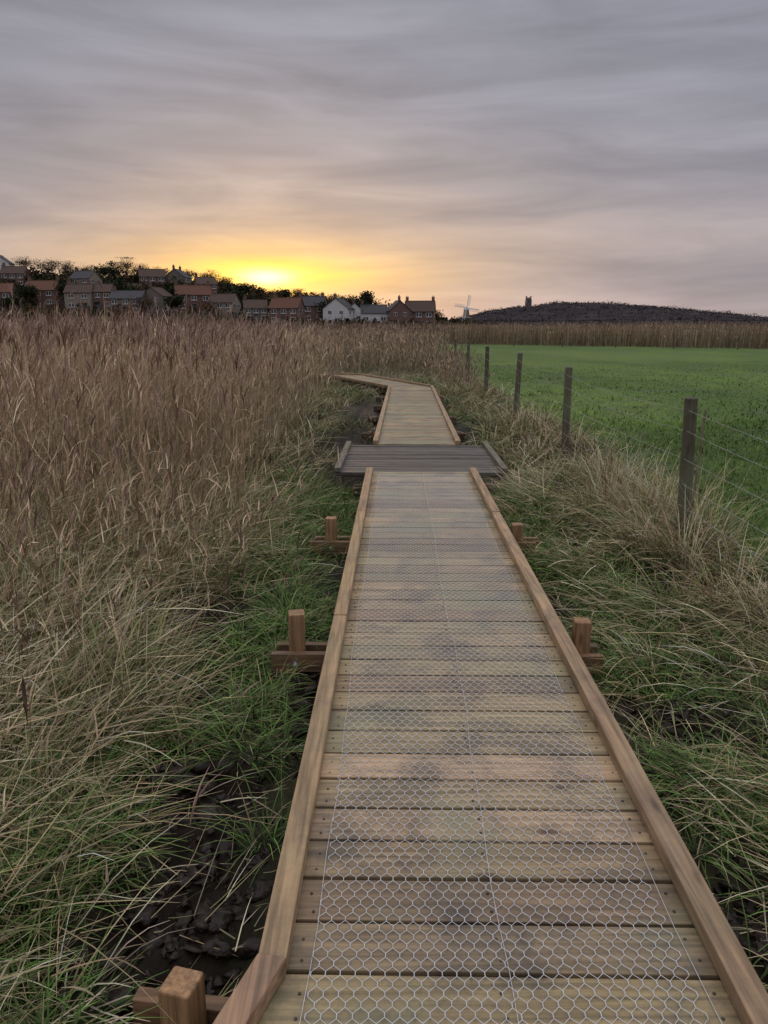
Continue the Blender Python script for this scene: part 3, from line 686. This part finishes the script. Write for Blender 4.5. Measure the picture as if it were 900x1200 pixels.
HS=[(9,318,8,8,5.8,3,'white','slate',10,2,2,1,True,'white_house'),
(4,252,9,7,5,2.6,'brick','pan',5,3,2,1,False,'brick_house'),(56,257,11,7,5.2,2.8,'brick','pan',-10,3,2,2,False,'brick_house'),
(98,252,8,7,5.4,2.4,'buff','brown',3,2,2,1,False,'terraced_house'),(121,254,8,7,5.2,2.3,'brick','brown',3,3,2,1,False,'terraced_house'),
(154,246,10,7,4.8,2.2,'flint','slate',-4,3,2,1,False,'terraced_house'),(186,249,8,7,5.2,2.6,'flint','brown',-14,2,2,1,True,'terraced_house'),
(228,256,11,7,5.2,2.8,'brick','pan',18,3,2,2,False,'brick_house'),(264,248,8,7,4.6,2.4,'buff','brown',-12,3,2,1,False,'terraced_house'),
(182,296,9,7,4.4,2.6,'brick','brown',18,3,2,1,False,'brick_house'),(212,300,8,7,4.6,2.8,'flint','slate',-8,3,2,2,True,'flint_cottage'),
(105,286,8,7,4.4,2.5,'buff','slate',-16,2,2,1,False,'flint_cottage'),(243,290,7,7,4.4,2.3,'brick','brown',25,3,2,1,False,'brick_house'),
(300,244,7,7,3.9,2.3,'flint','brown',12,3,2,1,False,'flint_cottage'),(337,242,9,7,4.8,2.8,'brick','pan',-12,3,2,1,False,'brick_house'),(366,250,8,7,5.2,2.6,'brick','slate',16,2,2,2,False,'brick_house'),
(398,242,8,7.5,5.2,2.9,'white','slate',-15,2,2,1,True,'white_house'),(416,246,5.5,6,4.4,2.4,'white','slate',0,2,1,1,True,'white_house'),(438,246,8,7,4.2,2.3,'white','slate',5,3,1,1,False,'white_cottage'),
(466,244,6.5,7,5.2,2.8,'brick','slate',12,2,2,1,True,'brick_house'),(492,246,9,7,5.2,2.9,'brick','brown',-8,3,2,2,False,'brick_house'),(-30,250,10,7,5,2.6,'brick','slate',5,3,2,1,False,'brick_house'),
(24,292,8,7,4.6,2.4,'brick','brown',8,3,2,1,False,'brick_house')]
for h_ in HS: house(*h_)

# ------------------------------------------------------------------ FAR WOODED HILL
def ridge(name,D,pts,depth,mat,seed,lump,ncard,csz,ccol):
    px=np.array([p[0] for p in pts]);zz=np.array([(384-p[1])*D/932+1.5 for p in pts])
    X=np.arange(PXX(px[0],D),PXX(px[-1],D),D/700);base=np.interp(X,PXX(px,D),zz)
    rows=[]
    for v in np.linspace(0,1,26):
        Y=D-depth*.5+depth*v
        prof=max(0,math.sin(math.pi*v))**.7
        z=base*prof+lump*(fbm(X*.10/(D/1400),np.full_like(X,Y)*.02+v*9,4,seed)-.4)*(prof>.05)
        rows.append(np.stack([X,np.full_like(X,Y),np.where(prof>.02,z,-2)],-1))
    V=np.array(rows);idx=np.arange(V.shape[0]*V.shape[1]).reshape(V.shape[:2])
    F=np.stack([idx[:-1,:-1],idx[:-1,1:],idx[1:,1:],idx[1:,:-1]],-1).reshape(-1,4)
    npmesh(name,V.reshape(-1,3),F,None,mat,smooth=True)
    k=rng.integers(V.shape[0]*V.shape[1],size=ncard);P=V.reshape(-1,3)[k]
    lumpz=sstep(.45,.75,fbm(P[:,0]*.05*1400/D,P[:,1]*.02,3,seed+7))
    P=P+rng.normal(size=(ncard,3))*np.array([2,6,.4])*D/1400
    P[:,2]+=(rng.random(ncard)*(1+4*lumpz))*D/1400
    P=P[P[:,2]>1]
    c=np.array(ccol)*(.65+.7*fbm(P[:,0]*.012,P[:,1]*.01,3,seed+2))[:,None]*np.exp(rng.normal(0,.08,(len(P),1)))
    V,F,C=cards(P,rng.uniform(*csz,len(P)),c);npmesh('distant_treeline',V,F,C,M_attr)
Mh=plain('distant_woodland',(.050,.042,.046),.95,.35,.03,spec=.05)  # grey-violet distance haze painted into the woodland base colour
ridge('wooded_hill',1400,[(470,380),(520,378),(548,372),(570,366),(600,362),(620,361),(650,356.5),(700,357),(760,361),(800,365),(850,370),(880,374),(930,377),(1050,380)],500,Mh,5,3,26000,(.8,1.7),(.048,.041,.044))
ridge('wooded_hill',800,[(430,384),(500,378),(540,376),(560,377),(620,377.5),(700,376.5),(780,376),(850,377),(950,377),(1200,379)],120,Mh,9,2.5,9000,(.5,1.1),(.040,.034,.030))
D=1330;X=PXX(618,D);e=empty('church_tower',(X,D,27));t=PM()
t.box((0,0,9),(8,8,26));
for sx in(-1,1):
    for sy in(-1,1):
        t.box((sx*3.9,sy*3.9,8),(1.5,1.5,24));t.box((sx*3.6,sy*3.6,24),(1.0,1.0,3.2))
for i in range(-1,2):
    for s_ in(-1,1): t.box((i*2.0,s_*3.7,22.6),(1.0,.6,1.3));t.box((s_*3.7,i*2.0,22.6),(.6,1.0,1.3))
t.make('tower_walls',plain('church_flint',(.13,.115,.12),.9,.2,.5),e)
t=PM()
for s_ in(-1,1): t.box((0,s_*4.02,17.5),(2,.1,4));t.box((s_*4.02,0,17.5),(.1,2,4))
t.make('belfry_openings',M_gl,e)
D=430;X=PXX(546,D);e=empty('windmill',(X,D,-.3));t=PM()
for i in range(5):
    t.tube((0,0,i*2.2),(0,0,(i+1)*2.2),3.0-.32*i,3.0-.32*(i+1),12)
t.make('tower',plain('mill_brick',(.20,.14,.11),.85,.2,1),e)
t=PM();t.tube((0,0,11),(0,0,11.7),1.75,1.6,12);t.tube((0,0,11.7),(0,0,13),1.6,.35,12);t.tube((0,0,11.9),(0,-2.2,12.1),.2,.15,6);t.tube((0,0,7),(0,0,7.15),3.0,3.0,14)
t.make('cap_and_gallery',M_fr,e)
t=PM()
for k in range(4):
    a=rad(8+90*k);R=Matrix.Rotation(a,3,'Y')
    t.box(R@Vector((0,0,3.4))+Vector((0,-2.3,12.1)),(.3,.25,7.0),(1,1,1),R)
    for s_ in(.4,1.3): t.box(R@Vector((s_,0,3.9))+Vector((0,-2.35,12.1)),(.1,.1,5.6),(1,1,1),R)
    for q in range(12): t.box(R@Vector((.6,0,1.3+q*.46))+Vector((0,-2.32,12.1)),(1.3,.08,.12),(1,1,1),R)
t.make('sails',plain('white_sail_timber',(.8,.8,.8),.6,.05,2),e)

# ------------------------------------------------------------------ WORLD
AZ,EL=-8.3,3.55
w=bpy.data.worlds.new('World');S.world=w;w.use_nodes=True;nt=w.node_tree;N=nt.nodes;L=nt.links
bg=N['Background'];out=N['World Output']
tc=N.new('ShaderNodeTexCoord');sp=N.new('ShaderNodeSeparateXYZ');L.new(tc.outputs['Generated'],sp.inputs[0])
def M(op,a,b=None,c=None):
    n=N.new('ShaderNodeMath');n.operation=op
    for i,v in enumerate((a,b,c)):
        if v is None: continue
        if isinstance(v,(int,float)): n.inputs[i].default_value=v
        else: L.new(v,n.inputs[i])
    return n.outputs[0]
az=M('MULTIPLY',M('ARCTAN2',sp.outputs['X'],sp.outputs['Y']),57.2958)
el=M('MULTIPLY',M('ARCSINE',sp.outputs['Z']),57.2958)
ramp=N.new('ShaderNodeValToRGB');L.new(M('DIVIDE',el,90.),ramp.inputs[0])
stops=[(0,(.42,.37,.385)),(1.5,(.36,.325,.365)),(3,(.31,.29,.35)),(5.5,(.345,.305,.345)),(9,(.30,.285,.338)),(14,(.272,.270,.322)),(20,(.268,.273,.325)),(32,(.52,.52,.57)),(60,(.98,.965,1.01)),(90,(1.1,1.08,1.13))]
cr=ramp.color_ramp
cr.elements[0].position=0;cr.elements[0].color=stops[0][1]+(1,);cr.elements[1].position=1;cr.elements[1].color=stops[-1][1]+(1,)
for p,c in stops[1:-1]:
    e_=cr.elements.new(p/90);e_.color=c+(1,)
def cloud(sa,se,sk,off,det,dist):
    cb=N.new('ShaderNodeCombineXYZ');L.new(M('MULTIPLY',az,sa),cb.inputs[0]);L.new(M('ADD',M('MULTIPLY',el,se),M('MULTIPLY',az,sk)),cb.inputs[1]);cb.inputs[2].default_value=off
    n=N.new('ShaderNodeTexNoise');n.inputs['Scale'].default_value=1;n.inputs['Detail'].default_value=det;n.inputs['Roughness'].default_value=.55;n.inputs['Distortion'].default_value=dist
    L.new(cb.outputs[0],n.inputs['Vector']);return n.outputs['Fac']
def mrange(v,a,b,c,d):
    n=N.new('ShaderNodeMapRange');L.new(v,n.inputs[0])
    for i,q in enumerate((a,b,c,d)): n.inputs[i+1].default_value=q
    return n.outputs[0]
c1=cloud(.055,.34,.010,3.1,4,.6);c3=cloud(.07,1.0,-.04,1.2,3,0)
cl=M('MULTIPLY',mrange(c1,.3,.7,.80,1.18),mrange(c3,.3,.7,.95,1.05))
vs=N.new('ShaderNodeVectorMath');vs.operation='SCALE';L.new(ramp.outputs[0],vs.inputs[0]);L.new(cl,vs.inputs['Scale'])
def glow(col,sa,se,eo=0,streak=None):
    a_=M('DIVIDE',M('SUBTRACT',az,AZ),sa);b_=M('DIVIDE',M('SUBTRACT',el,EL+eo),se)
    g=M('EXPONENT',M('MULTIPLY',M('ADD',M('MULTIPLY',a_,a_),M('MULTIPLY',b_,b_)),-1.))
    if streak is not None: g=M('MULTIPLY',g,streak)
    v=N.new('ShaderNodeVectorMath');v.operation='SCALE';v.inputs[0].default_value=col;L.new(g,v.inputs['Scale']);return v.outputs[0]
st1=mrange(c1,.35,.65,.4,1.5);st3=mrange(c3,.3,.7,.65,1.3)
res=vs.outputs[0]
for g in (glow((.15,.085,.0),24,5.5,1.5,st1),glow((.34,.14,-.12),12,2.2,.1,st3),glow((.50,.22,-.18),5.2,1.4,.0,st3),glow((2.0,1.5,.75),1.8,.5,-.1)):
    v=N.new('ShaderNodeVectorMath');v.operation='ADD';L.new(res,v.inputs[0]);L.new(g,v.inputs[1]);res=v.outputs[0]
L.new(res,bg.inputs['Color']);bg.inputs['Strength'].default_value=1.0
sky=N.new('ShaderNodeTexSky');sky.sky_type='NISHITA';sky.sun_disc=False;sky.sun_elevation=rad(EL);sky.sun_rotation=rad(AZ)
bg2=N.new('ShaderNodeBackground');bg2.inputs['Strength'].default_value=.010;L.new(sky.outputs[0],bg2.inputs['Color'])
ads=N.new('ShaderNodeAddShader');L.new(bg.outputs[0],ads.inputs[0]);L.new(bg2.outputs[0],ads.inputs[1]);L.new(ads.outputs[0],out.inputs['Surface'])
w.name='sky'
sl=bpy.data.lights.new('sun','SUN');sl.energy=.5;sl.angle=rad(12);sl.color=(1,.62,.32)
so=bpy.data.objects.new('sun',sl);COL.objects.link(so)
Dv=Vector((math.sin(rad(AZ))*math.cos(rad(EL)),math.cos(rad(AZ))*math.cos(rad(EL)),math.sin(rad(EL))))
so.rotation_euler=Dv.to_track_quat('Z','Y').to_euler();so.location=(0,0,50)

# ------------------------------------------------------------------ CAMERA
cam=bpy.data.cameras.new('camera');co=bpy.data.objects.new('camera',cam);COL.objects.link(co)
cam.sensor_fit='VERTICAL';cam.sensor_height=36;cam.lens=906/1200*36;cam.clip_end=12000;cam.clip_start=.05
co.location=(0,0,CAMH);co.rotation_euler=(rad(90-13.41),0,0)
S.camera=co
S.view_settings.view_transform='Standard';S.view_settings.look='None';S.view_settings.exposure=0
print('done',time.time()-T0)
